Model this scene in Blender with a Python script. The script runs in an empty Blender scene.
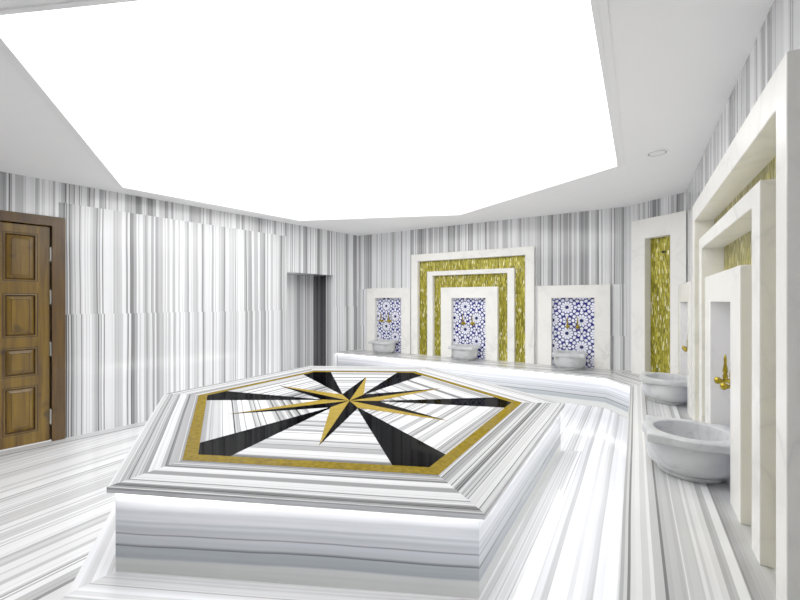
import bpy, bmesh, math, random
from mathutils import Vector, Matrix
random.seed(7)
scn = bpy.context.scene
C = scn.collection
PI = math.pi

# ------------------------------------------------------------------ helpers
def V(*a): return Vector(a)

def link_obj(name, bm, mats, parent=None, loc=None, smooth=False, bevel=0, recalc=True):
    """links bm (world or, with loc, local coordinates) as one mesh object"""
    if recalc:
        bmesh.ops.recalc_face_normals(bm, faces=bm.faces[:])
    if parent is not None and loc is None:
        bmesh.ops.translate(bm, verts=bm.verts[:], vec=-world_loc(parent))
    me = bpy.data.meshes.new(name)
    bm.to_mesh(me); bm.free()
    if not isinstance(mats, (list, tuple)): mats = [mats]
    for m in mats: me.materials.append(m)
    if smooth:
        for p in me.polygons: p.use_smooth = True
    o = bpy.data.objects.new(name, me)
    C.objects.link(o)
    if parent is not None: o.parent = parent
    if smooth == 'auto':
        md = o.modifiers.new('edge', 'EDGE_SPLIT'); md.split_angle = math.radians(35)
    if bevel:
        b = o.modifiers.new('bevel', 'BEVEL'); b.width = bevel; b.segments = 2
        b.limit_method = 'ANGLE'; b.angle_limit = math.radians(40)
    return o

def world_loc(o):
    v = Vector(o.location)
    while o.parent: o = o.parent; v += Vector(o.location)
    return v

def tag(o, label=None, cat=None, group=None, kind=None):
    if label: o['label'] = label
    if cat: o['category'] = cat
    if group: o['group'] = group
    if kind: o['kind'] = kind
    return o

def thing(name, label, cat, loc=(0, 0, 0), rz=0, group=None):
    o = bpy.data.objects.new(name, None); C.objects.link(o)
    o.empty_display_size = .1
    o.location = loc; o.rotation_euler = (0, 0, rz)
    return tag(o, label, cat, group)

def struct(name, bm, mats, label=None, cat=None, **k):
    o = link_obj(name, bm, mats, **k)
    return tag(o, label, cat, None, 'structure')

def copy_tree(o, parent=None):
    c = o.copy(); C.objects.link(c)
    c.parent = parent
    for ch in list(o.children): copy_tree(ch, c)
    return c

def uvface(bm, pts, uvs, mi=0):
    uvl = bm.loops.layers.uv.get('UVMap') or bm.loops.layers.uv.new('UVMap')
    vs = [bm.verts.new(p) for p in pts]
    f = bm.faces.new(vs); f.material_index = mi
    for l, uv in zip(f.loops, uvs): l[uvl].uv = uv
    return f

def dirface(bm, pts, d, off=0, mi=0):
    """planar horizontal face: stripes run along d, uv.x measured across them"""
    d = Vector((d[0], d[1])).normalized(); n = Vector((-d[1], d[0]))
    return uvface(bm, pts, [(Vector(p[:2]).dot(n) + off, Vector(p[:2]).dot(d)) for p in pts], mi)

def merge(bm, dist=1e-5): bmesh.ops.remove_doubles(bm, verts=bm.verts[:], dist=dist)

def box(bm, lo, hi):
    g = bmesh.ops.create_cube(bm, size=1)
    s = Vector(hi) - Vector(lo); c = (Vector(hi) + Vector(lo)) / 2
    for v in g['verts']: v.co = Vector((v.co.x * s.x, v.co.y * s.y, v.co.z * s.z)) + c
    return g['verts']

def lathe(bm, prof, seg=48, rf=None, axis='z', off=(0, 0, 0)):
    """prof: list of (r, h[, flag]); rf(theta, r, flag) modifies the radius"""
    rings = []
    off = Vector(off)
    for p in prof:
        r, h = p[0], p[1]; fl = p[2] if len(p) > 2 else 0
        if r < 1e-6:
            co = Vector((0, 0, h)) if axis == 'z' else Vector((0, h, 0))
            rings.append([bm.verts.new(co + off)]); continue
        ring = []
        for k in range(seg):
            t = 2 * PI * k / seg
            rr = rf(t, r, fl) if rf else r
            co = Vector((rr * math.cos(t), rr * math.sin(t), h)) if axis == 'z' else Vector((rr * math.cos(t), h, rr * math.sin(t)))
            ring.append(bm.verts.new(co + off))
        rings.append(ring)
    for a, b in zip(rings, rings[1:]):
        if len(a) == 1 and len(b) == 1: continue
        for k in range(seg):
            k2 = (k + 1) % seg
            if len(a) == 1: bm.faces.new((a[0], b[k], b[k2]))
            elif len(b) == 1: bm.faces.new((a[k], a[k2], b[0]))
            else: bm.faces.new((a[k], a[k2], b[k2], b[k]))

class Wall:
    """local frame of a wall: s along it, out towards the room, z up"""
    def __init__(self, o, d, n):
        self.o = Vector((o[0], o[1], 0)); self.d = Vector((d[0], d[1], 0)).normalized(); self.n = Vector((n[0], n[1], 0)).normalized()
    def p(self, s, out, z): return self.o + self.d * s + self.n * out + Vector((0, 0, z))
    def prism(self, bm, poly, o0, o1):
        """poly in (s,z) extruded between out o0 and o1, uv = (s,z) on the faces"""
        a = [self.p(s, o0, z) for s, z in poly]; b = [self.p(s, o1, z) for s, z in poly]
        uv = [(s, z) for s, z in poly]
        uvface(bm, a, uv); uvface(bm, b, uv)
        n = len(poly)
        for i in range(n):
            j = (i + 1) % n
            uvface(bm, [a[i], a[j], b[j], b[i]], [uv[i], uv[j], (uv[j][0] + .1, uv[j][1]), (uv[i][0] + .1, uv[i][1])])
        merge(bm)
    def boxm(self, bm, s0, s1, o0, o1, z0, z1):
        self.prism(bm, [(s0, z0), (s1, z0), (s1, z1), (s0, z1)], o0, o1)
    def rot(self): return math.atan2(self.n.y, self.n.x) - PI / 2

# ------------------------------------------------------------------ materials
def newmat(name):
    m = bpy.data.materials.new(name); m.use_nodes = True
    nt = m.node_tree; nt.nodes.clear()
    out = nt.nodes.new('ShaderNodeOutputMaterial'); b = nt.nodes.new('ShaderNodeBsdfPrincipled')
    nt.links.new(b.outputs[0], out.inputs[0])
    return m, nt, b
def nd(nt, t, **k):
    n = nt.nodes.new(t)
    for a, v in k.items(): setattr(n, a, v)
    return n
def mth(nt, op, a, b=None, c=None):
    n = nt.nodes.new('ShaderNodeMath'); n.operation = op
    for i, x in enumerate((a, b, c)):
        if x is None: continue
        if isinstance(x, (int, float)): n.inputs[i].default_value = x
        else: nt.links.new(x, n.inputs[i])
    return n.outputs[0]
def ramp(nt, fac, stops, interp='LINEAR'):
    r = nt.nodes.new('ShaderNodeValToRGB'); cr = r.color_ramp; cr.interpolation = interp
    while len(cr.elements) < len(stops): cr.elements.new(.5)
    for e, (p, c) in zip(cr.elements, stops):
        e.position = p
        e.color = (c, c, c, 1) if isinstance(c, (int, float)) else (*c, 1)
    nt.links.new(fac, r.inputs[0])
    return r.outputs[0]
def mix(nt, fac, a, b, mode='MIX'):
    n = nt.nodes.new('ShaderNodeMix'); n.data_type = 'RGBA'; n.blend_type = mode
    for i, x in ((0, fac), (6, a), (7, b)):
        if isinstance(x, (int, float)): n.inputs[i].default_value = x if i == 0 else (x, x, x, 1)
        elif isinstance(x, tuple): n.inputs[i].default_value = (*x, 1)
        else: nt.links.new(x, n.inputs[i])
    return n.outputs[2]
def srgb(*c):
    return tuple((x / 255 / 12.92) if x / 255 <= .04045 else ((x / 255 + .055) / 1.055) ** 2.4 for x in c)

def stripe_mat(name, scale=1.0, dark=1.0, rough=.12, spec=.5, seed=0.0, warm=1.0, tone=1.0):
    """banded grey and white marble; bands follow uv.x, wander slightly along uv.y"""
    m, nt, b = newmat(name)
    uv = nd(nt, 'ShaderNodeTexCoord').outputs['UV']
    sp = nd(nt, 'ShaderNodeSeparateXYZ'); nt.links.new(uv, sp.inputs[0])
    u, v = sp.outputs[0], sp.outputs[1]
    cb = nd(nt, 'ShaderNodeCombineXYZ')
    nt.links.new(mth(nt, 'MULTIPLY', u, 1.5), cb.inputs[0]); nt.links.new(mth(nt, 'MULTIPLY', v, .35), cb.inputs[1])
    wob = nd(nt, 'ShaderNodeTexNoise', noise_dimensions='2D'); nt.links.new(cb.outputs[0], wob.inputs['Vector'])
    wob.inputs['Scale'].default_value = 1.0; wob.inputs['Detail'].default_value = 2
    u2 = mth(nt, 'ADD', u, mth(nt, 'MULTIPLY', wob.outputs[0], .03))
    u2 = mth(nt, 'ADD', u2, seed)
    def vor(sc, off):
        n = nd(nt, 'ShaderNodeTexVoronoi', voronoi_dimensions='1D', feature='SMOOTH_F1')
        n.inputs['Smoothness'].default_value = .05
        nt.links.new(mth(nt, 'ADD', u2, off), n.inputs['W']); n.inputs['Scale'].default_value = sc * scale
        s = nd(nt, 'ShaderNodeSeparateColor'); nt.links.new(n.outputs['Color'], s.inputs[0])
        return s.outputs[0]
    big, mid, fine = vor(9, 0), vor(24, 31.7), vor(75, 11.3)
    lo = nd(nt, 'ShaderNodeTexNoise', noise_dimensions='1D'); nt.links.new(u2, lo.inputs['W'])
    lo.inputs['Scale'].default_value = 2.2 * scale; lo.inputs['Detail'].default_value = 1
    d = dark
    def g(x): return tuple(c for c in (max(0, 1 - (1 - x) * d),) * 3)
    A = ramp(nt, big, [(0, g(.95)), (.54, g(.94)), (.58, g(.82)), (.74, g(.72)), (.86, g(.58)), (1, g(.44))])
    B = ramp(nt, mid, [(0, g(1.0)), (.62, g(1.0)), (.70, g(.84)), (.86, g(.62)), (1, g(.42))])
    F = ramp(nt, fine, [(0, g(1.0)), (.55, g(1.0)), (.78, g(.88)), (.90, g(.72)), (.95, g(.38)), (1, g(.22))])
    Lr = ramp(nt, lo.outputs[0], [(.35, g(1.0)), (.65, g(.86))])
    col = mix(nt, 1.0, A, B, 'MULTIPLY'); col = mix(nt, 1.0, col, F, 'MULTIPLY'); col = mix(nt, 1.0, col, Lr, 'MULTIPLY')
    # cloudy variation along the bands
    cb2 = nd(nt, 'ShaderNodeCombineXYZ')
    nt.links.new(mth(nt, 'MULTIPLY', u2, 14.0), cb2.inputs[0]); nt.links.new(mth(nt, 'MULTIPLY', v, 1.6), cb2.inputs[1])
    cl = nd(nt, 'ShaderNodeTexNoise', noise_dimensions='2D'); nt.links.new(cb2.outputs[0], cl.inputs['Vector'])
    cl.inputs['Scale'].default_value = 1.0; cl.inputs['Detail'].default_value = 3
    col = mix(nt, 1.0, col, ramp(nt, cl.outputs[0], [(.3, .95), (.7, 1.0)]), 'MULTIPLY')
    col = mix(nt, 1.0, col, (.965 * tone, .97 * tone, .985 * warm * tone), 'MULTIPLY')
    nt.links.new(col, b.inputs['Base Color'])
    b.inputs['Roughness'].default_value = rough; b.inputs['Specular IOR Level'].default_value = spec
    return m

def riser_mat(name, H):
    """banded marble for upright faces, bands follow the height uv.y"""
    m, nt, b = newmat(name)
    uv = nd(nt, 'ShaderNodeTexCoord').outputs['UV']
    sp = nd(nt, 'ShaderNodeSeparateXYZ'); nt.links.new(uv, sp.inputs[0])
    no = nd(nt, 'ShaderNodeTexNoise', noise_dimensions='2D'); no.inputs['Scale'].default_value = .55; no.inputs['Detail'].default_value = 3
    nt.links.new(uv, no.inputs['Vector'])
    h = mth(nt, 'DIVIDE', mth(nt, 'ADD', sp.outputs[1], mth(nt, 'MULTIPLY', mth(nt, 'SUBTRACT', no.outputs[0], .5), .05)), H)
    W = srgb
    st = [(0, W(216, 218, 214)), (.17, W(212, 214, 212)), (.20, W(160, 166, 172)), (.325, W(170, 176, 180)), (.335, W(84, 88, 92)), (.355, W(150, 154, 158)),
          (.37, W(192, 196, 200)), (.47, W(204, 208, 214)), (.485, W(120, 124, 130)), (.50, W(205, 208, 214)), (.56, W(190, 194, 200)), (.60, W(222, 225, 230)),
          (.63, W(196, 200, 206)), (.66, W(232, 234, 240)), (.76, W(214, 217, 224)), (.80, W(238, 240, 246)), (1, W(244, 246, 250))]
    col = ramp(nt, h, st)
    cb = nd(nt, 'ShaderNodeCombineXYZ'); nt.links.new(mth(nt, 'MULTIPLY', sp.outputs[0], .8), cb.inputs[0]); nt.links.new(mth(nt, 'MULTIPLY', sp.outputs[1], 60), cb.inputs[1])
    n2 = nd(nt, 'ShaderNodeTexNoise', noise_dimensions='2D'); n2.inputs['Scale'].default_value = 1; n2.inputs['Detail'].default_value = 4
    nt.links.new(cb.outputs[0], n2.inputs['Vector'])
    col = mix(nt, 1.0, col, ramp(nt, n2.outputs[0], [(.3, .93), (.6, 1.0)]), 'MULTIPLY')
    nt.links.new(col, b.inputs['Base Color']); b.inputs['Roughness'].default_value = .15
    return m

def marble_mat(name, base, vein, vs=2.2, amt=1.0, rough=.25, spec=.5):
    m, nt, b = newmat(name)
    pos = nd(nt, 'ShaderNodeTexCoord').outputs['Object']
    w = nd(nt, 'ShaderNodeTexNoise'); w.inputs['Scale'].default_value = vs; w.inputs['Detail'].default_value = 6; w.inputs['Distortion'].default_value = 1.2
    nt.links.new(pos, w.inputs['Vector'])
    x = mth(nt, 'ABSOLUTE', mth(nt, 'SUBTRACT', w.outputs[0], .5))
    vein_f = ramp(nt, x, [(0, .55 * amt), (.02, .22 * amt), (.07, 0)])
    w2 = nd(nt, 'ShaderNodeTexNoise'); w2.inputs['Scale'].default_value = vs * .7; w2.inputs['Detail'].default_value = 3
    nt.links.new(pos, w2.inputs['Vector'])
    cl = ramp(nt, w2.outputs[0], [(.35, 0), (.75, .45 * amt)])
    col = mix(nt, cl, base, tuple(a * .6 + c * .4 for a, c in zip(base, vein)))
    col = mix(nt, mth(nt, 'MULTIPLY', vein_f, ramp(nt, w2.outputs[0], [(.4, .15), (.65, 1)])), col, vein)
    nt.links.new(col, b.inputs['Base Color'])
    b.inputs['Roughness'].default_value = rough; b.inputs['Specular IOR Level'].default_value = spec
    return m

def mosaic_mat(name, su=105, sv=17):
    m, nt, b = newmat(name)
    uv = nd(nt, 'ShaderNodeTexCoord').outputs['UV']
    mp = nd(nt, 'ShaderNodeMapping'); nt.links.new(uv, mp.inputs[0]); mp.inputs['Scale'].default_value = (su, sv, 1)
    v = nd(nt, 'ShaderNodeTexVoronoi', voronoi_dimensions='2D', distance='CHEBYCHEV'); nt.links.new(mp.outputs[0], v.inputs['Vector'])
    v.inputs['Scale'].default_value = 1; v.inputs['Randomness'].default_value = .75
    s = nd(nt, 'ShaderNodeSeparateColor'); nt.links.new(v.outputs['Color'], s.inputs[0])
    col = ramp(nt, s.outputs[0], [(0, srgb(90, 84, 4)), (.35, srgb(134, 126, 12)), (.7, srgb(162, 152, 26)), (.92, srgb(196, 184, 70)), (1, srgb(250, 244, 200))])  # palest cells put sparkle into the gold colour itself
    e = nd(nt, 'ShaderNodeTexVoronoi', voronoi_dimensions='2D', distance='CHEBYCHEV', feature='F2'); nt.links.new(mp.outputs[0], e.inputs['Vector'])
    e.inputs['Scale'].default_value = 1; e.inputs['Randomness'].default_value = .75
    gap = mth(nt, 'SUBTRACT', e.outputs['Distance'], v.outputs['Distance'])
    gf = ramp(nt, gap, [(0, .45), (.1, 1)])
    col = mix(nt, 1.0, col, gf, 'MULTIPLY')
    nt.links.new(col, b.inputs['Base Color'])
    b.inputs['Metallic'].default_value = .4; b.inputs['Roughness'].default_value = .3
    vm = nd(nt, 'ShaderNodeVectorMath', operation='SUBTRACT'); nt.links.new(v.outputs['Color'], vm.inputs[0]); vm.inputs[1].default_value = (.5, .5, .5)
    vs_ = nd(nt, 'ShaderNodeVectorMath', operation='SCALE'); nt.links.new(vm.outputs[0], vs_.inputs[0]); vs_.inputs['Scale'].default_value = .28
    ge = nd(nt, 'ShaderNodeNewGeometry')
    va = nd(nt, 'ShaderNodeVectorMath', operation='ADD'); nt.links.new(vs_.outputs[0], va.inputs[0]); nt.links.new(ge.outputs['Normal'], va.inputs[1])
    vn = nd(nt, 'ShaderNodeVectorMath', operation='NORMALIZE'); nt.links.new(va.outputs[0], vn.inputs[0]); nt.links.new(vn.outputs[0], b.inputs['Normal'])
    return m

def plain(name, col, rough=.5, metal=0, spec=.5, noise=0, nscale=20):
    m, nt, b = newmat(name)
    if noise:
        pos = nd(nt, 'ShaderNodeTexCoord').outputs['Object']
        w = nd(nt, 'ShaderNodeTexNoise'); w.inputs['Scale'].default_value = nscale; w.inputs['Detail'].default_value = 6
        nt.links.new(pos, w.inputs['Vector'])
        c = mix(nt, ramp(nt, w.outputs[0], [(.3, 0), (.7, 1)]), tuple(x * (1 - noise) for x in col), tuple(min(1, x * (1 + noise)) for x in col))
        nt.links.new(c, b.inputs['Base Color'])
    else: b.inputs['Base Color'].default_value = (*col, 1)
    b.inputs['Roughness'].default_value = rough; b.inputs['Metallic'].default_value = metal; b.inputs['Specular IOR Level'].default_value = spec
    return m
def emit(name, col, s):
    m, nt, b = newmat(name)
    b.inputs['Base Color'].default_value = (.8, .8, .8, 1)
    b.inputs['Emission Color'].default_value = (*col, 1); b.inputs['Emission Strength'].default_value = s
    return m
def wood_mat(name, a, c, rough=.35):
    m, nt, b = newmat(name)
    pos = nd(nt, 'ShaderNodeTexCoord').outputs['Object']
    mp = nd(nt, 'ShaderNodeMapping'); nt.links.new(pos, mp.inputs[0]); mp.inputs['Scale'].default_value = (22, 22, 1.3)
    w = nd(nt, 'ShaderNodeTexNoise'); w.inputs['Scale'].default_value = 1; w.inputs['Detail'].default_value = 5; w.inputs['Distortion'].default_value = .6
    nt.links.new(mp.outputs[0], w.inputs['Vector'])
    k = nd(nt, 'ShaderNodeTexNoise'); k.inputs['Scale'].default_value = 5; nt.links.new(pos, k.inputs['Vector'])
    col = ramp(nt, w.outputs[0], [(.3, a), (.7, c)])
    col = mix(nt, 1.0, col, ramp(nt, k.outputs[0], [(.27, .45), (.36, 1)]), 'MULTIPLY')
    nt.links.new(col, b.inputs['Base Color']); b.inputs['Roughness'].default_value = rough
    return m

def even_gloss(m, fac, rough):
    """polish of the same strength at every angle"""
    nt = m.node_tree
    b = next(n for n in nt.nodes if n.type == 'BSDF_PRINCIPLED'); o = next(n for n in nt.nodes if n.type == 'OUTPUT_MATERIAL')
    d = nd(nt, 'ShaderNodeBsdfDiffuse'); g = nd(nt, 'ShaderNodeBsdfGlossy'); mx = nd(nt, 'ShaderNodeMixShader')
    if b.inputs['Base Color'].is_linked: nt.links.new(b.inputs['Base Color'].links[0].from_socket, d.inputs['Color'])
    else: d.inputs['Color'].default_value = b.inputs['Base Color'].default_value
    g.inputs['Roughness'].default_value = rough; mx.inputs[0].default_value = fac
    nt.links.new(d.outputs[0], mx.inputs[1]); nt.links.new(g.outputs[0], mx.inputs[2]); nt.links.new(mx.outputs[0], o.inputs[0])
    nt.nodes.remove(b)
    return m
M_wall = stripe_mat('striped_marble_wall', 1.45, 1.05, rough=.14)
M_wall2 = stripe_mat('striped_marble_corridor', 1.0, 1.15, rough=.14, seed=5.3)
M_floor = stripe_mat('striped_marble_floor', 1.6, .55, rough=.12, spec=.35, warm=1.03, tone=.89, seed=2.2)
M_floorL = stripe_mat('striped_marble_lower_floor', 1.0, .75, rough=.12, seed=9.4)
M_bench = stripe_mat('striped_marble_bench_top', 1.2, 1.0, rough=.18, seed=4.4, warm=.985, tone=.9)
M_slab = even_gloss(stripe_mat('striped_marble_slab', 2.2, 1.15, rough=.15, spec=.2, tone=.80, seed=13.1), 0.05, .08)
M_inlay = even_gloss(stripe_mat('striped_marble_inlay', 1.8, 1.2, rough=.12, spec=.25, tone=.9, seed=21.7), 0.05, .08)
M_riser = riser_mat('banded_marble_upright', .42)
M_riser2 = riser_mat('banded_marble_bench_face', .38)
M_white = marble_mat('white_marble', srgb(240, 238, 232), srgb(170, 170, 168), 2.0, .6, .25)
M_basin = marble_mat('grey_veined_marble', srgb(192, 194, 195), srgb(86, 90, 94), 5.0, 1.0, .3)
M_gold = mosaic_mat('gold_mosaic')
M_band = even_gloss(plain('gold_marble', srgb(116, 96, 22), .25, .2, spec=.2, noise=.34, nscale=35), 0.05, .08)
M_star = even_gloss(plain('gold_inlay', srgb(146, 122, 44), .25, .15, spec=.25, noise=.16, nscale=30), 0.05, .08)
M_black = even_gloss(plain('polished_black_marble', srgb(4, 4, 5), .06), .03, .05)
M_brass = plain('brass', srgb(168, 146, 40), .25, 1.0)
M_dark = plain('dark_metal', srgb(40, 34, 26), .4, .3)
M_paint = plain('ceiling_paint', srgb(250, 250, 250), .6)
M_trim = plain('white_trim', srgb(246, 246, 246), .45)
M_wood = wood_mat('stained_pine', srgb(74, 50, 3), srgb(122, 90, 8))
M_wood2 = wood_mat('stained_pine_frame', srgb(60, 38, 3), srgb(88, 60, 8))
M_wooddk = plain('dark_groove', srgb(48, 30, 8), .5)
M_steel = plain('steel', srgb(200, 198, 190), .3, .8)
M_tilew = plain('white_glaze', srgb(238, 240, 252), .15)
M_tileb = plain('blue_glaze', srgb(34, 36, 120), .15)
M_tiled = plain('navy_glaze', srgb(24, 28, 84), .15)
M_panel = emit('lit_ceiling', (1, 1, 1), 2.3)
M_cove = emit('cove_strip', (1, 1, 1), 3.5)
M_led = emit('warm_led', (1.0, .985, .93), 30)
M_led2 = emit('white_led', (1.0, .99, .98), 6.5)
M_black_wall = stripe_mat('dark_striped_marble', 1.0, 1.35, rough=.1, seed=3.1)

# ------------------------------------------------------------------ plan (metres; camera above the origin at z 1.4)
ZC = 2.76; ZB = .41; ZL = -.17; ZS = .45
P0 = (-.87, 7.88); P1 = (3.25, 5.45); P2 = (3.55, 4.71)
LO = (-4.181, 3.972)
wl = Wall(LO, (.647, .762), (.762, -.647))
wb = Wall(P0, (.86134, -.50802), (-.50802, -.86134))
wd = Wall(P1, (.37571, -.92674), (-.92674, -.37571))
RD = (.5265, .850)
wr = Wall((.85 * .532, -.5265 * .532), RD, (-.85, .5265))
SR = (Vector((P2[0], P2[1], 0)) - wr.o).dot(wr.d)
P2 = tuple((wr.p(SR, 0, 0))[:2])
L_END = (Vector((P0[0], P0[1], 0)) - wl.o).dot(wl.d)
A_left = wl.p(-3.2, 0, 0); B_right = wr.p(-2.0, 0, 0)
P0 = tuple((wl.p(L_END, 0, 0))[:2])

def wallstrips(w, s0, s1, cuts, seed, bm=None, zs=None):
    bm = bm or bmesh.new()
    for i, (z0, z1) in enumerate(zip(cuts, cuts[1:])):
        o = seed + (0, 0, 17.37)[i] if len(cuts) > 2 else seed
        o += .012 * (i == 1)
        uvface(bm, [w.p(s0, 0, z0), w.p(s1, 0, z0), w.p(s1, 0, z1), w.p(s0, 0, z1)], [(s0 + o, z0), (s1 + o, z0), (s1 + o, z1), (s0 + o, z1)])
    return bm

# ------------------------------------------------------------------ walls
bm = wallstrips(wl, -3.2, -.56, (ZL, 1.25, 2.53, ZC), 0)
wallstrips(wl, -.56, .46, (2.30, ZC), 17.37, bm)
wallstrips(wl, .46, 3.43, (ZL, 1.25, 2.53, ZC), 0, bm)
wallstrips(wl, 3.43, 4.46, (1.91, ZC), 55, bm)
wallstrips(wl, 4.46, L_END, (ZL, 1.3, ZC), 3, bm)
struct('wall_left', bm, M_wall, 'striped grey and white marble wall with the wooden door and the open passage', 'wall', recalc=False)
Lb = (Vector((P1[0], P1[1], 0)) - wb.o).length
bm = wallstrips(wb, 0, Lb, (-.2, .9, 1.65, ZC), 80)
struct('wall_back', bm, M_wall, 'striped marble wall behind the three tiled wash niches', 'wall', recalc=False)
Ld = (Vector((P2[0], P2[1], 0)) - wd.o).length
bm = wallstrips(wd, 0, Ld, (-.2, ZC), 120)
struct('wall_corner', bm, M_wall, 'narrow striped marble wall across the corner', 'wall', recalc=False)
bm = wallstrips(wr, -2.0, SR, (-.2, ZC), 140)
struct('wall_right', bm, M_wall, 'striped marble wall on the right above the stepped portal', 'wall', recalc=False)
bm = bmesh.new()
uvface(bm, [A_left + V(0, 0, ZL), B_right + V(0, 0, ZL), B_right + V(0, 0, ZC), A_left + V(0, 0, ZC)], [(0, ZL), (6, ZL), (6, ZC), (0, ZC)])
struct('wall_front', bm, M_wall, 'striped marble wall behind the viewer', 'wall', recalc=False)

# passage recess behind the opening in the left wall
bm = bmesh.new()
s0, s1, dp, zt = 3.43, 4.46, .62, 1.91
def q(bm, pts, u0, mi=0, ul=None):
    n = (Vector(pts[1]) - Vector(pts[0])).length
    uvface(bm, pts, [(u0, pts[0][2]), (u0 + n, pts[1][2]), (u0 + n, pts[2][2]), (u0, pts[3][2])], mi)
q(bm, [wl.p(s0, -dp, ZL), wl.p(s1, -dp, ZL), wl.p(s1, -dp, zt), wl.p(s0, -dp, zt)], 200)
q(bm, [wl.p(s0, 0, ZL), wl.p(s0, -dp, ZL), wl.p(s0, -dp, zt), wl.p(s0, 0, zt)], 210)
q(bm, [wl.p(s1, 0, ZL), wl.p(s1, -.22, ZL), wl.p(s1, -.22, zt), wl.p(s1, 0, zt)], 221.3)
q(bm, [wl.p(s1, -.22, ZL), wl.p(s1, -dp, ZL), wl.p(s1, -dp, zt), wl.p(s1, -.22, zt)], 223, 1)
q(bm, [wl.p(s0, 0, zt), wl.p(s1, 0, zt), wl.p(s1, -dp, zt), wl.p(s0, -dp, zt)], 230)
q(bm, [wl.p(s0, 0, ZL), wl.p(s1, 0, ZL), wl.p(s1, -dp, ZL), wl.p(s0, -dp, ZL)], 240)
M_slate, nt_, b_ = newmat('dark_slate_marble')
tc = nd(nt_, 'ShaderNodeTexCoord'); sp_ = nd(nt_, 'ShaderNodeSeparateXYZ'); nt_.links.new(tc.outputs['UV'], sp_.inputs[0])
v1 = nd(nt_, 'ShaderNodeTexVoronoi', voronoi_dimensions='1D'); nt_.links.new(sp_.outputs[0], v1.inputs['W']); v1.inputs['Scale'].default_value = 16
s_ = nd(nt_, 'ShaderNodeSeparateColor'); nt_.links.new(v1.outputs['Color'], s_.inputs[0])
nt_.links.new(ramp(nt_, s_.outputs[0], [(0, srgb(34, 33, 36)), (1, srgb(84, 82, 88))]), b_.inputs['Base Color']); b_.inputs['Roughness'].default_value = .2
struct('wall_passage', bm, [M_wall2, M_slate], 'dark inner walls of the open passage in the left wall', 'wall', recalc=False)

# ------------------------------------------------------------------ door
door = thing('door_1', 'panelled brown wooden double door with frame at the left edge', 'door', wl.p(-.07, 0, ZL)); door['kind'] = 'structure'
def wobj(name, w, boxes, mat, parent, bevel=.003):
    bm = bmesh.new()
    for b in boxes: w.boxm(bm, *b)
    return link_obj(name, bm, mat, parent, bevel=bevel)
bm = bmesh.new()
wl.prism(bm, [(-.66, ZL), (-.56, ZL), (-.56, 2.245), (.40, 2.245), (.40, ZL), (.515, ZL), (.515, 2.353), (-.66, 2.353)], -.10, .035)
link_obj('door_frame', bm, M_wood2, door, bevel=.004)
bm = bmesh.new(); wl.boxm(bm, -.56, .40, -.10, -.07, ZL, 2.245); link_obj('door_stop', bm, M_wooddk, door)
pz = [(1.618, 2.145), (1.011, 1.49), (.585, .904), (-.03, .483)]
for (l0, l1, pa, pb) in ((-.075, .385, .018, .29), (-.545, -.082, -.455, -.178)):
    bm = bmesh.new()
    wl.boxm(bm, l0, l1, -.065, -.045, ZL + .01, 2.235)              # core
    for (a, b) in ((l0, pa), (pb, l1)): wl.boxm(bm, a, b, -.046, -.015, ZL + .01, 2.235)
    zs = [ZL + .01] + [z for p in pz[::-1] for z in p] + [2.235]
    for k in range(0, len(zs), 2): wl.boxm(bm, pa - .001, pb + .001, -.046, -.016, zs[k], zs[k + 1])
    leaf = link_obj('door_leaf', bm, M_wood, door, bevel=.002)
    for (z0, z1) in pz:
        bm = bmesh.new()
        # dark moulding ring and raised field
        def ring(s0, s1, z0, z1, g, oa, ob, h):
            a = [(s0, z0), (s1, z0), (s1, z1), (s0, z1)]; b = [(s0 + g, z0 + g), (s1 - g, z0 + g), (s1 - g, z1 - g), (s0 + g, z1 - g)]
            for i in range(4):
                j = (i + 1) % 4
                uvface(bm, [wl.p(a[i][0], oa, a[i][1]), wl.p(a[j][0], oa, a[j][1]), wl.p(b[j][0], ob, b[j][1]), wl.p(b[i][0], ob, b[i][1])], [(0, 0)] * 4, h)
            return s0 + g, s1 - g, z0 + g, z1 - g
        r = (pa, pb, z0, z1)
        r = ring(*r, .008, -.014, -.014, 1); r = ring(*r, .012, -.014, -.012, 0); r = ring(*r, .012, -.012, -.034, 1)
        r = ring(*r, .034, -.034, -.02, 0); r = ring(*r, .004, -.02, -.022, 1)
        uvface(bm, [wl.p(r[0], -.018, r[2]), wl.p(r[1], -.018, r[2]), wl.p(r[1], -.018, r[3]), wl.p(r[0], -.018, r[3])], [(0, 0)] * 4, 0)
        link_obj('door_panel', bm, [M_wood, M_wooddk], leaf)
for (z0, z1) in ((1.855, 2.01), (1.37, 1.53), (.79, .945), (.02, .19)):
    bm = bmesh.new(); wl.boxm(bm, .386, .399, -.03, .004, z0, z1)
    link_obj('hinge', bm, M_steel, door, bevel=.002)

# ------------------------------------------------------------------ platform geometry (long hexagon)
slab = [V(-1.503, 1.946, 0), V(-2.424, 3.913, 0), V(-1.359, 5.60, 0), V(.388, 5.52, 0), V(1.546, 3.56, 0), V(.379, 1.7036, 0)]
CT = V(-.483, 3.63, 0)
def sc_hex(f): return [CT + (p - CT) * f for p in slab]
body = [V(-1.479, 1.9755, 0), V(-2.385, 3.915, 0), V(-1.335, 5.555, 0), V(.37, 5.475, 0), V(1.505, 3.56, 0), V(.372, 1.79, 0)]
def at(p, z): return V(p.x, p.y, z)

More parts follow.
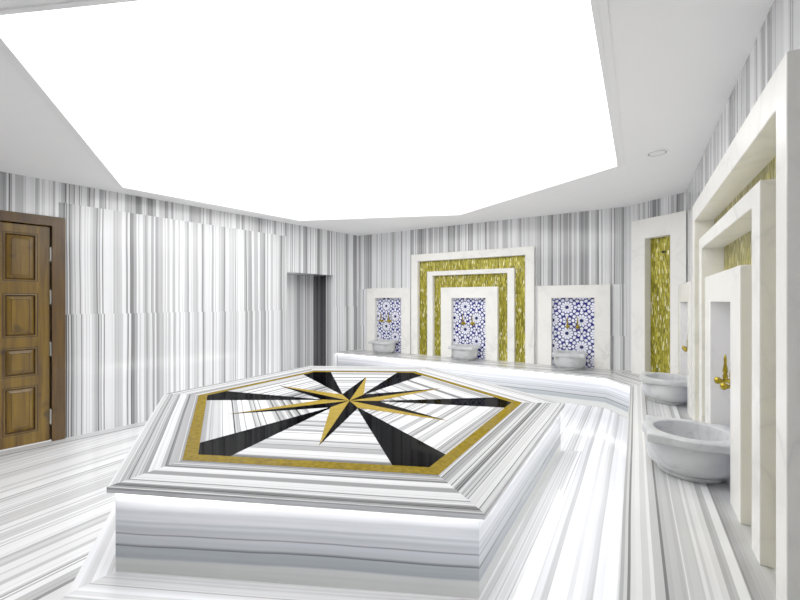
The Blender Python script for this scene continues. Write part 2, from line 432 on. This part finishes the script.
# ------------------------------------------------------------------ floors
K1 = V(2.675, 4.983, 0); K2 = V(2.707, 4.473, 0)
K2 = wr.p((K2 - wr.o).dot(wr.d), .585, 0)
KL = wl.p((V(-1.26, 7.43, 0) - wl.o).dot(wl.d), .004, 0)
KN = wr.p(-1.98, .585, 0)
def inset(poly, d):
    n = len(poly); out = []
    for i in range(n):
        a, b, c = poly[i - 1], poly[i], poly[(i + 1) % n]
        e1 = (b - a).normalized(); e2 = (c - b).normalized()
        n1 = V(-e1.y, e1.x, 0); n2 = V(-e2.y, e2.x, 0)
        bis = (n1 + n2).normalized()
        out.append(b + bis * (d / max(.2, bis.dot(n1))))
    return out
ringo = inset(body, .17)                    # body is listed clockwise: positive goes outwards
RA, RB, RC_, RD_, RE, RF = ringo
up_edge = [V(RA.x, -1.9, 0), RA, RB, RC_ + V(0, .02, 0), V(-1.30, 7.42, 0)]
bm = bmesh.new()
dAF = (body[5] - body[0]); dFE = (body[4] - body[5]); dAB = (body[1] - body[0]); dBC = (body[2] - body[1])
# paving ring round the platform, bands following each side
for i in range(6):
    j = (i + 1) % 6
    if i in (2, 3): continue
    dirface(bm, [body[i], body[j], ringo[j], ringo[i]], (body[j] - body[i])[:2], off=i * 7.7)
# front field
dirface(bm, [RA, RF, RF + (RF - RE).normalized() * 4.2, V(RA.x, -1.9, 0)], dAF[:2], off=3.3)
KX = wr.p((V(.1, .4, 0) - wr.o).dot(wr.d), .585, 0)
def edge_pt(t): return RF + (RE - RF) * t
rr = wr.p((RF - wr.o).dot(wr.d), .57, 0)
FX = RF + (RF - RE).normalized() * 4.2
TS = [(1.1, 0), (3.2, 11.3), (9, 5.5)]
dirface(bm, [RF, RE, wr.p((RE - wr.o).dot(wr.d), .57, 0), wr.p(1.4, .57, 0), RF + (FX - RF) * .14], RD, off=5.5)
dirface(bm, [RF + (FX - RF) * .14, wr.p(1.4, .57, 0), wr.p(-1.98, .57, 0), FX], RD, off=11.3)
x2 = wr.p((RE - wr.o).dot(wr.d), .57, 0)
dirface(bm, [RE, body[4], body[3], body[2], RC_ + V(0, .02, 0), V(-1.30, 7.42, 0), KL + V(.02, .02, 0), K1 + V(.02, .02, 0), K2 + V(.02, 0, 0), x2], RD, off=5.5)
merge(bm, 1e-4)
# drop to the lower floor on the left
for a, b in zip(up_edge, up_edge[1:]):
    uvface(bm, [a, b, at(b, ZL), at(a, ZL)], [(0, 0), (1, 0), (1, .2), (0, .2)])
for f in bm.faces:
    f.normal_update()
    if abs(f.normal.z) > .5 and f.normal.z < 0: f.normal_flip()
struct('floor', bm, M_floor, 'glossy pale striped marble floor around the hexagonal platform', 'floor', recalc=False)
bm = bmesh.new()
lo = [at(p, ZL) for p in up_edge]
poly = [wl.p(-3.2, 0, ZL)] + [V(-1.6, -1.9, ZL)] + lo[1:] + [wl.p(L_END - .35, 0, ZL)]
border = wl.p(0, .33, 0)
dirface(bm, poly, (.47, .88))
bm.verts.ensure_lookup_table()
struct('floor_lower', bm, M_floorL, 'lower striped marble floor in front of the wooden door', 'floor')
bm = bmesh.new()
dirface(bm, [wl.p(-3.2, .0, ZL + .002), wl.p(-3.2, .20, ZL + .002), wl.p(L_END - .6, .20, ZL + .002), wl.p(L_END - .6, 0, ZL + .002)], (.647, .762), off=1.7)
struct('trim_3', bm, M_floorL, 'striped marble border strip along the left wall foot', 'trim')

# ------------------------------------------------------------------ ceiling with hexagonal recess
hexc = [V(-3.25, 4.455, 0), V(-1.655, 6.29, 0), V(.927, 5.87, 0), V(2.15, 3.758, 0), V(.70, 1.46, 0), V(-1.96, 1.79, 0)]
CC = sum(hexc, V(0, 0, 0)) / 6
outer = [V(*P0, 0), V(*P1, 0), V(*P2, 0), B_right, A_left]
def sch(f, ex=0): return [CC + (p - CC) * f + (p - CC).normalized() * ex for p in hexc]
def loopfill(bm, lo_, li, z):
    es = []
    for L in (lo_, li):
        vs = [bm.verts.new(at(p, z)) for p in L]
        es += [bm.edges.new((vs[i], vs[(i + 1) % len(vs)])) for i in range(len(vs))]
    bmesh.ops.triangle_fill(bm, edges=es, use_beauty=True)
bm = bmesh.new(); loopfill(bm, outer, sch(1.0, .0), ZC)
for f in bm.faces:
    if f.normal.z > 0: f.normal_flip()
struct('ceiling', bm, M_paint, 'plain white ceiling around the glowing recess', 'ceiling', recalc=False)
def strip(bm, La, za, Lb, zb):
    n = len(La)
    for i in range(n):
        j = (i + 1) % n
        uvface(bm, [at(La[i], za), at(La[j], za), at(Lb[j], zb), at(Lb[i], zb)], [(0, 0), (1, 0), (1, 1), (0, 1)])
bm = bmesh.new()
strip(bm, sch(1, .075), ZC - .001, sch(1, .075), ZC - .014); strip(bm, sch(1, .075), ZC - .014, sch(1, 0.03), ZC - .014)
strip(bm, sch(1, .03), ZC - .014, sch(1, .03), ZC - .022); strip(bm, sch(1, .03), ZC - .022, sch(1, 0), ZC - .022)
strip(bm, sch(1, 0), ZC - .022, sch(1, 0), ZC + .05)
struct('trim_1', bm, M_trim, 'slim white moulding around the hexagonal ceiling recess', 'trim')
bm = bmesh.new()
strip(bm, sch(1, 0), ZC + .05, sch(1, .16), ZC + .05); strip(bm, sch(1, .16), ZC + .05, sch(1, .16), ZC + .26)
struct('trim_2', bm, M_trim, 'white cove ledge inside the hexagonal ceiling recess', 'trim')
lp = thing('ceiling_light', 'large glowing white hexagonal light recess in the ceiling above the platform', 'ceiling light', (CC.x, CC.y, ZC + .26))
bm = bmesh.new(); uvface(bm, [at(p, ZC + .26) for p in sch(1, .16)], [(0, 0)] * 6)
link_obj('glowing_recess_top', bm, M_panel, lp)  # recess top made to emit, in place of light bounced up from the cove
bm = bmesh.new(); strip(bm, sch(1, .05), ZC + .055, sch(1, .09), ZC + .055); link_obj('cove_strip', bm, M_cove, lp)

# round ceiling fitting
sp = thing('ceiling_speaker', 'small round white fitting set in the ceiling on the right', 'ceiling fitting', (2.34, 3.457, ZC))
bm = bmesh.new(); lathe(bm, [(0, -.012), (.062, -.012), (.066, -.008), (.066, 0)], 40); link_obj('cover', bm, M_trim, sp, loc=0, smooth='auto')
bm = bmesh.new(); lathe(bm, [(.068, -.001), (.068, -.010), (.074, -.012), (.084, -.006), (.086, -.0005)], 40); link_obj('rim', bm, M_trim, sp, loc=0, smooth='auto')
bm = bmesh.new(); lathe(bm, [(.064, -.0126), (.0705, -.0126)], 40); link_obj('gap_shade_ring', bm, M_dark, sp, loc=0)  # flat dark ring, shade round the cover put in as colour

# ------------------------------------------------------------------ hexagonal platform
pf = thing('heated_platform', 'large hexagonal striped marble platform with black and gold star inlay', 'platform', (CT.x, CT.y, 0))
bm = bmesh.new()
for i in range(6):
    j = (i + 1) % 6; L = (body[j] - body[i]).length
    uvface(bm, [at(body[i], 0), at(body[j], 0), at(body[j], ZS - .03), at(body[i], ZS - .03)], [(i * 3, 0), (i * 3 + L, 0), (i * 3 + L, ZS - .03), (i * 3, ZS - .03)])
link_obj('base', bm, M_riser, pf)
bm = bmesh.new()
h1 = slab; h2 = sc_hex(.805)
for i in range(6):
    j = (i + 1) % 6; d = (slab[j] - slab[i])[:2]
    dirface(bm, [at(h1[i], ZS), at(h1[j], ZS), at(h2[j], ZS), at(h2[i], ZS)], d, off=i * 1.9)
    L = (slab[j] - slab[i]).length
    uvface(bm, [at(h1[i], ZS - .03), at(h1[j], ZS - .03), at(h1[j], ZS), at(h1[i], ZS)], [(.613, 0), (.613, L), (.643, L), (.643, 0)])
uvface(bm, [at(p, ZS - .03) for p in h1], [(0, 0)] * 6); uvface(bm, [at(p, ZS) for p in h2], [(0, 0)] * 6)
merge(bm)
link_obj('top_slab', bm, M_slab, pf)
def flat(name, polys, mats, z0, z1, parent):
    """thin inlay: polys = list of (points, material index, stripe direction or None, offset)"""
    bm = bmesh.new()
    for pts, mi, d, off in polys:
        pts = [at(p, z1) for p in pts]
        if d is None: uvface(bm, pts, [(p.x, p.y) for p in pts], mi)
        else: dirface(bm, pts, d, off, mi)
        n = len(pts)
        for i in range(n):
            j = (i + 1) % n
            uvface(bm, [pts[i], pts[j], at(pts[j], z0), at(pts[i], z0)], [(0, 0)] * 4, mi)
    return link_obj(name, bm, mats, parent)
h3 = sc_hex(.755)
flat('gold_band', [([h2[i], h2[(i + 1) % 6], h3[(i + 1) % 6], h3[i]], 0, None, 0) for i in range(6)], M_band, ZS, ZS + .0012, pf)
flat('inlay_panel', [([CT, h3[i], h3[(i + 1) % 6]], 0, (slab[(i + 1) % 6] - slab[i])[:2], i * 2.3) for i in range(6)], M_inlay, ZS, ZS + .0012, pf)
def pol(v, r): return CT + v.normalized() * r
for i in range(6):
    vtx = h3[i]; a = h3[i - 1]; b = h3[(i + 1) % 6]
    pa = vtx + (a - vtx).normalized() * .215; pb = vtx + (b - vtx).normalized() * .215
    flat('black_wedge', [([pol(vtx - CT, .2), pa, vtx, pb], 0, None, 0)], M_black, ZS + .0012, ZS + .0022, pf)
tips = [V(-.956, -.43, 0), V(-.88, .65, 0), V(.06, 1.15, 0), V(.946, .53, 0), V(.863, -.61, 0), V(-.05, -1.13, 0)]
for i in range(6):            # point i lies between corner i and corner i+1 (clockwise)
    tip = CT + tips[i]
    v0 = pol(slab[i] - CT, .27); v1 = pol(slab[(i + 1) % 6] - CT, .27)
    flat('star_point', [([CT, v0, tip], 1, None, 0), ([CT, tip, v1], 0, None, 0)], [M_star, M_black], ZS + .0022, ZS + .0032, pf)
bm = bmesh.new()
bo = inset(body, .004); bo2 = inset(body, .014)
strip(bm, bo, ZS - .031, bo2, ZS - .031); strip(bm, bo, ZS - .038, bo2, ZS - .038); strip(bm, bo2, ZS - .031, bo2, ZS - .038); strip(bm, bo, ZS - .031, bo, ZS - .038)
link_obj('led_strip', bm, M_led, pf)

# ------------------------------------------------------------------ wall bench
bench = thing('marble_bench', 'long striped marble bench running along the back and right walls', 'bench', (2.9, 5.0, 0))
T = .028
front = [KL, K1, K2, KN]
backp = [V(*P0, 0) + wl.n * .004 + wb.n * .002, V(*P1, 0), V(*P2, 0), wr.p(-1.98, 0, 0)]
dl0 = wb.d[:2]; dirs = [dl0, (K2 - K1)[:2], RD]
bm = bmesh.new()
for i in range(3):
    dirface(bm, [at(front[i], ZB), at(front[i + 1], ZB), at(backp[i + 1], ZB), at(backp[i], ZB)], dirs[i], off=i * 3.1)
    L = (front[i + 1] - front[i]).length
    uvface(bm, [at(front[i], ZB - T), at(front[i + 1], ZB - T), at(front[i + 1], ZB), at(front[i], ZB)], [(.1, 0), (.1, L), (.1 + T, L), (.1 + T, 0)])
    dirface(bm, [at(front[i], ZB - T), at(front[i + 1], ZB - T), at(backp[i + 1], ZB - T), at(backp[i], ZB - T)], dirs[i])
merge(bm)
link_obj('seat_slab', bm, M_bench, bench)
def ins_front(e):
    return [wl.p((KL - wl.o).dot(wl.d) + e, .012, 0), K1 - (wb.n + wd.n).normalized() * e * 1.05, K2 - (wr.n + wd.n).normalized() * e * 1.05, KN - wr.n * e]
bm = bmesh.new(); fr = ins_front(.035)
for i in range(3):
    L = (fr[i + 1] - fr[i]).length
    uvface(bm, [at(fr[i], 0), at(fr[i + 1], 0), at(fr[i + 1], ZB - T), at(fr[i], ZB - T)], [(i * 5, 0), (i * 5 + L, 0), (i * 5 + L, ZB - T), (i * 5, ZB - T)])
link_obj('bench_face', bm, M_riser2, bench)
bm = bmesh.new(); f1 = ins_front(.031); f2 = ins_front(.02)
for i in range(3):
    z0, z1 = ZB - T - .008, ZB - T - .001
    for (a, za, b, zb) in ((f1, z0, f2, z0), (f2, z0, f2, z1), (f2, z1, f1, z1), (f1, z1, f1, z0)):
        uvface(bm, [at(a[i], za), at(a[i + 1], za), at(b[i + 1], zb), at(b[i], zb)], [(0, 0)] * 4)
link_obj('led_strip', bm, M_led2, bench)

# ------------------------------------------------------------------ wash niches
def frame_part(name, w, parent, s0, s1, z0, z1, leg, top, t, bevel=.004, mat=None):
    bm = bmesh.new()
    w.prism(bm, [(s0, z0), (s0 + leg, z0), (s0 + leg, z1 - top), (s1 - leg, z1 - top), (s1 - leg, z0), (s1, z0), (s1, z1), (s0, z1)], .002, t)
    return link_obj(name, bm, mat or M_white, parent, bevel=bevel)
def sheet(name, w, parent, s0, s1, z0, z1, out, mat):
    bm = bmesh.new(); w.boxm(bm, s0, s1, .003, out, z0, z1)
    return link_obj(name, bm, mat, parent)

def clip_poly(pts, s0, s1, z0, z1):
    def cl(pts, ins, inter):
        out = []
        for i in range(len(pts)):
            a, b = pts[i - 1], pts[i]
            if ins(b):
                if not ins(a): out.append(inter(a, b))
                out.append(b)
            elif ins(a): out.append(inter(a, b))
        return out
    def ix(v, k):
        def f(a, b):
            t = (v - a[k]) / (b[k] - a[k]); return tuple(a[m] + (b[m] - a[m]) * t for m in (0, 1))
        return f
    for ins, it in ((lambda p: p[0] >= s0, ix(s0, 0)), (lambda p: p[0] <= s1, ix(s1, 0)), (lambda p: p[1] >= z0, ix(z0, 1)), (lambda p: p[1] <= z1, ix(z1, 1))):
        if len(pts) < 3: return []
        pts = cl(pts, ins, it)
    return pts if len(pts) >= 3 else []

def tile_panel(w, parent, s0, s1, z0, z1):
    """blue sheet with white petals of interlocking rosettes set in it"""
    bm = bmesh.new(); w.boxm(bm, s0, s1, .003, .010, z0, z1)
    for f in bm.faces: f.material_index = 1
    R = .20
    def put(poly, mi=0, o=.0115):
        p = clip_poly(poly, s0 + .001, s1 - .001, z0 + .001, z1 - .001)
        if p: uvface(bm, [w.p(s, o, z) for s, z in p], [(0, 0)] * len(p), mi)
    def petal(cx, cz, ang, r0, r1, wd_, n=6, hexa=False):
        pts = []
        ca, sa = math.cos(ang), math.sin(ang)
        if hexa: prof = [(r0, 0), (r0 + (r1 - r0) * .3, wd_), (r0 + (r1 - r0) * .75, wd_), (r1, 0), (r0 + (r1 - r0) * .75, -wd_), (r0 + (r1 - r0) * .3, -wd_)]
        else: prof = [(r0, wd_ * .35), (r0 + (r1 - r0) * .75, wd_), (r1, 0), (r0 + (r1 - r0) * .75, -wd_), (r0, -wd_ * .35)]
        put([(cx + a * ca - b * sa, cz + a * sa + b * ca) for a, b in prof])
    a_, b_ = .205, .20
    cs, cz0 = (s0 + s1) / 2 - .085, z0 + .50
    for i in range(-4, 5):
        for j in range(-6, 7):
            if (i + j) % 2: continue
            cx, cz = cs + i * a_, cz0 + j * b_
            if cx < s0 - .25 or cx > s1 + .25 or cz < z0 - .25 or cz > z1 + .25: continue
            put([(cx + .024 * math.cos(k * PI / 6), cz + .024 * math.sin(k * PI / 6)) for k in range(12)], 2)
            for k in range(12): petal(cx, cz, k * PI / 6 + PI / 12, .028, .096, .0175)
            for k in range(12): petal(cx, cz, k * PI / 6, .096, .142, .0235, hexa=True)
            # fillers between the rosettes
            for (dx, dz) in ((a_, 0),):
                fx, fz = cx + dx, cz + dz
                put([(fx + .016 * math.cos(k * PI / 3), fz + .016 * math.sin(k * PI / 3)) for k in range(6)], 2)
                for k in range(6): petal(fx, fz, k * PI / 3 + PI / 6, .018, .066, .020)
    return link_obj('tile_panel', bm, [M_tilew, M_tileb, M_tiled], parent)

Z1b = ZB + .0005
TK = .10
# left small niche
n1 = thing('wash_niche', 'white marble niche frame with blue tiles at the left of the back wall', 'wall niche', wb.p(.79, 0, ZB))
frame_part('outer_frame', wb, n1, .29, 1.285, Z1b, 1.66, .195, .19, TK); tile_panel(wb, n1, .487, 1.088, Z1b, 1.468)
# centre portal
n2 = thing('wash_niche', 'stepped white marble portal with gold mosaic and blue tiles on the back wall', 'wall niche', wb.p(2.43, 0, ZB))
frame_part('outer_frame', wb, n2, 1.31, 3.525, Z1b, 2.275, .135, .13, TK)
frame_part('middle_frame', wb, n2, 1.645, 3.217, Z1b, 1.945, .11, .075, TK)
frame_part('inner_frame', wb, n2, 1.92, 2.945, Z1b, 1.648, .205, .188, TK + .005)
def mosaic(w, parent, s0, s1, z0, z1, hole, out=.012, mat=M_gold):
    bm = bmesh.new(); a, b, c = hole
    w.prism(bm, [(s0, z0), (a, z0), (a, c), (b, c), (b, z0), (s1, z0), (s1, z1), (s0, z1)], .003, out)
    return link_obj('gold_mosaic', bm, mat, parent)
mosaic(wb, n2, 1.444, 3.391, Z1b, 2.146, (1.646, 3.216, 1.944)); mosaic(wb, n2, 1.754, 3.108, Z1b, 1.871, (1.921, 2.944, 1.647))
tile_panel(wb, n2, 2.124, 2.741, Z1b, 1.461)
# right small niche
n3 = thing('wash_niche', 'white marble niche frame with blue tiles right of the gold portal', 'wall niche', wb.p(4.08, 0, ZB))
frame_part('outer_frame', wb, n3, 3.58, 4.58, Z1b, 1.645, .205, .19, TK); tile_panel(wb, n3, 3.784, 4.376, Z1b, 1.456)
# corner gold panel
n4 = thing('corner_panel', 'tall white marble surround with a narrow gold mosaic strip in the corner', 'wall panel', wd.p(.44, 0, ZB))
bm = bmesh.new()
ZP = 2.503
wd.prism(bm, [(.17, Z1b), (.357, Z1b), (.357, 2.242), (.685, 2.242), (.685, Z1b), (.79, Z1b), (.79, ZP), (.17, ZP)], .002, .13)
for v in bm.verts:
    q_ = v.co - wd.o
    if q_.dot(wd.d) > .78 and q_.dot(wd.n) > .1: v.co += wd.d * .085
link_obj('surround', bm, M_white, n4, bevel=.004)
bm = bmesh.new(); wd.boxm(bm, .356, .686, .003, .012, Z1b, 2.243); link_obj('gold_mosaic', bm, M_gold, n4)
kn = thing('wall_sensor', 'small dark knob on the gold mosaic strip in the corner', 'sensor', wd.p(.54, .012, 2.045), wd.rot())
bm = bmesh.new(); lathe(bm, [(.014, 0), (.014, .004), (.011, .006)], 20, axis='y'); link_obj('rose', bm, M_dark, kn, loc=0, smooth='auto')
bm = bmesh.new(); lathe(bm, [(.008, .005), (.009, .014), (.016, .020), (.018, .030), (.013, .040), (0, .043)], 20, axis='y'); link_obj('knob', bm, M_dark, kn, loc=0, smooth=True)

# right wall portal
TR = .136
n5 = thing('wash_niche', 'large stepped white marble portal with gold mosaic on the right wall', 'wall niche', wr.p(2.74, 0, ZB))
frame_part('outer_frame', wr, n5, 1.625, 3.89, Z1b, 2.172, .105, .137, TR)
frame_part('middle_frame', wr, n5, 1.924, 3.52, Z1b, 1.855, .115, .08, TR)
frame_part('inner_frame', wr, n5, 2.236, 3.237, Z1b, 1.563, .205, .165, TR)
mosaic(wr, n5, 1.725, 3.775, Z1b, 2.037, (1.925, 3.519, 1.854)); mosaic(wr, n5, 2.038, 3.406, Z1b, 1.776, (2.237, 3.236, 1.562))
tile_panel(wr, n5, 2.44, 3.033, Z1b, 1.398)
n6 = thing('wash_niche', 'small white marble niche frame on the right wall beyond the large portal', 'wall niche', wr.p(4.6, 0, ZB))
frame_part('outer_frame', wr, n6, 4.04, 5.12, Z1b, 1.575, .20, .18, TR); tile_panel(wr, n6, 4.24, 4.92, Z1b, 1.395)

# ------------------------------------------------------------------ basins
def rimf(t, r, fl):
    if not fl: return r
    c = max(abs(math.cos(t)), abs(math.sin(t)))
    sq = .212 / c
    dev = abs(((t - PI / 4) % (PI / 2)) ); dev = min(dev, PI / 2 - dev)
    return sq + (r - .235) if dev < math.radians(17) else r
def make_basin():
    b = thing('wash_basin', 'x', 'basin')
    bm = bmesh.new()
    lathe(bm, [(0, 0), (.150, 0), (.158, .006), (.158, .022), (.152, .030), (.180, .036), (.202, .055), (.212, .080), (.216, .12), (.217, .165), (.216, .192),
               (.228, .196, 1), (.234, .202, 1), (.235, .215, 1), (.235, .236, 1), (.230, .242, 1), (.224, .245, 1),
               (.186, .245), (.180, .242), (.176, .234), (.170, .19), (.150, .12), (.115, .075), (.06, .058), (.018, .056), (0, .056)], 96, rimf)
    link_obj('bowl', bm, M_basin, b, loc=0, smooth='auto')
    bm = bmesh.new(); lathe(bm, [(0, .0575), (.016, .0575), (.02, .0562)], 20); link_obj('drain', bm, M_steel, b, loc=0, smooth='auto')
    return b
B0 = make_basin()
spots = [(wr, 2.77, .262, 'round grey marble basin nearest the viewer on the right bench'),
         (wr, 4.60, .262, 'round grey marble basin farther along the right bench, half hidden by the portal'),
         (wb, .80, .255, 'small round marble basin below the left blue tiled niche'),
         (wb, 2.43, .255, 'round marble basin in the middle gold portal of the back wall'),
         (wb, 4.06, .255, 'round marble basin below the blue tiled niche right of the gold portal')]
for i, (w, s, o, lab) in enumerate(spots):
    b = B0 if i == 0 else copy_tree(B0)
    b.location = w.p(s, o, ZB + .0006); b.rotation_euler = (0, 0, w.rot()); tag(b, lab, 'basin', 'marble wash basins on the bench')

# ------------------------------------------------------------------ taps
def make_tap():
    t = thing('wall_tap', 'x', 'tap')
    bm = bmesh.new(); lathe(bm, [(0, 0), (.026, 0), (.026, .004), (.020, .010), (.012, .012)], 24, axis='y'); link_obj('flange', bm, M_brass, t, loc=0, smooth='auto')
    bm = bmesh.new(); lathe(bm, [(.010, .010), (.010, .034), (.016, .038), (.018, .050), (.016, .062), (.010, .066), (.009, .092), (.013, .096), (.019, .104), (.021, .112), (.018, .122), (.010, .128), (0, .129)], 24, axis='y')
    link_obj('valve_body', bm, M_brass, t, loc=0, smooth=True)
    bm = bmesh.new(); lathe(bm, [(.011, .010), (.013, .03), (.009, .045), (.013, .055), (.011, .075), (.007, .10), (.008, .125), (.004, .15), (0, .155)], 20, off=(0, .078, 0))
    link_obj('handle', bm, M_brass, t, loc=0, smooth=True)
    bm = bmesh.new(); lathe(bm, [(.010, -.008), (.009, -.028), (.012, -.034), (.011, -.042), (0, -.042)], 20, off=(0, .05, 0))
    link_obj('spout', bm, M_brass, t, loc=0, smooth='auto')
    return t
T0 = make_tap()
tsp = [(wr, 2.86, 'far brass tap in the large right wall portal niche'), (wr, 2.68, 'near brass tap in the large right wall portal niche'),
       (wr, 4.68, 'far brass tap in the small right wall niche'), (wr, 4.52, 'near brass tap in the small right wall niche'),
       (wb, .62, 'left brass tap of the left back wall niche'), (wb, .80, 'right brass tap of the left back wall niche'),
       (wb, 2.33, 'left brass tap of the middle back wall niche'), (wb, 2.50, 'right brass tap of the middle back wall niche'),
       (wb, 4.01, 'left brass tap of the right back wall niche'), (wb, 4.15, 'right brass tap of the right back wall niche')]
for i, (w, s, lab) in enumerate(tsp):
    t = T0 if i == 0 else copy_tree(T0)
    t.location = w.p(s, .0118, .94 if w is wr else 1.02); t.rotation_euler = (0, 0, w.rot()); tag(t, lab, 'tap', 'brass wall taps in the niches')

# ------------------------------------------------------------------ camera, world
cam = bpy.data.cameras.new('camera'); cam.lens = 380 * 36 / 800; cam.sensor_width = 36; cam.shift_y = 1.5 / 800; cam.clip_start = .02
co = bpy.data.objects.new('camera', cam); C.objects.link(co); co.location = (0, 0, 1.4); co.rotation_euler = (PI / 2, 0, 0)
scn.camera = co
w = bpy.data.worlds.new('world'); scn.world = w; w.use_nodes = True
w.node_tree.nodes['Background'].inputs[0].default_value = (1, 1, 1, 1); w.node_tree.nodes['Background'].inputs[1].default_value = .5
scn.view_settings.view_transform = 'Standard'; scn.view_settings.look = 'None'; scn.view_settings.exposure = 0.22; scn.view_settings.gamma = 1.25
scn.cycles.max_bounces = 10; scn.cycles.diffuse_bounces = 8; scn.cycles.glossy_bounces = 4
scn.cycles.use_denoising = True
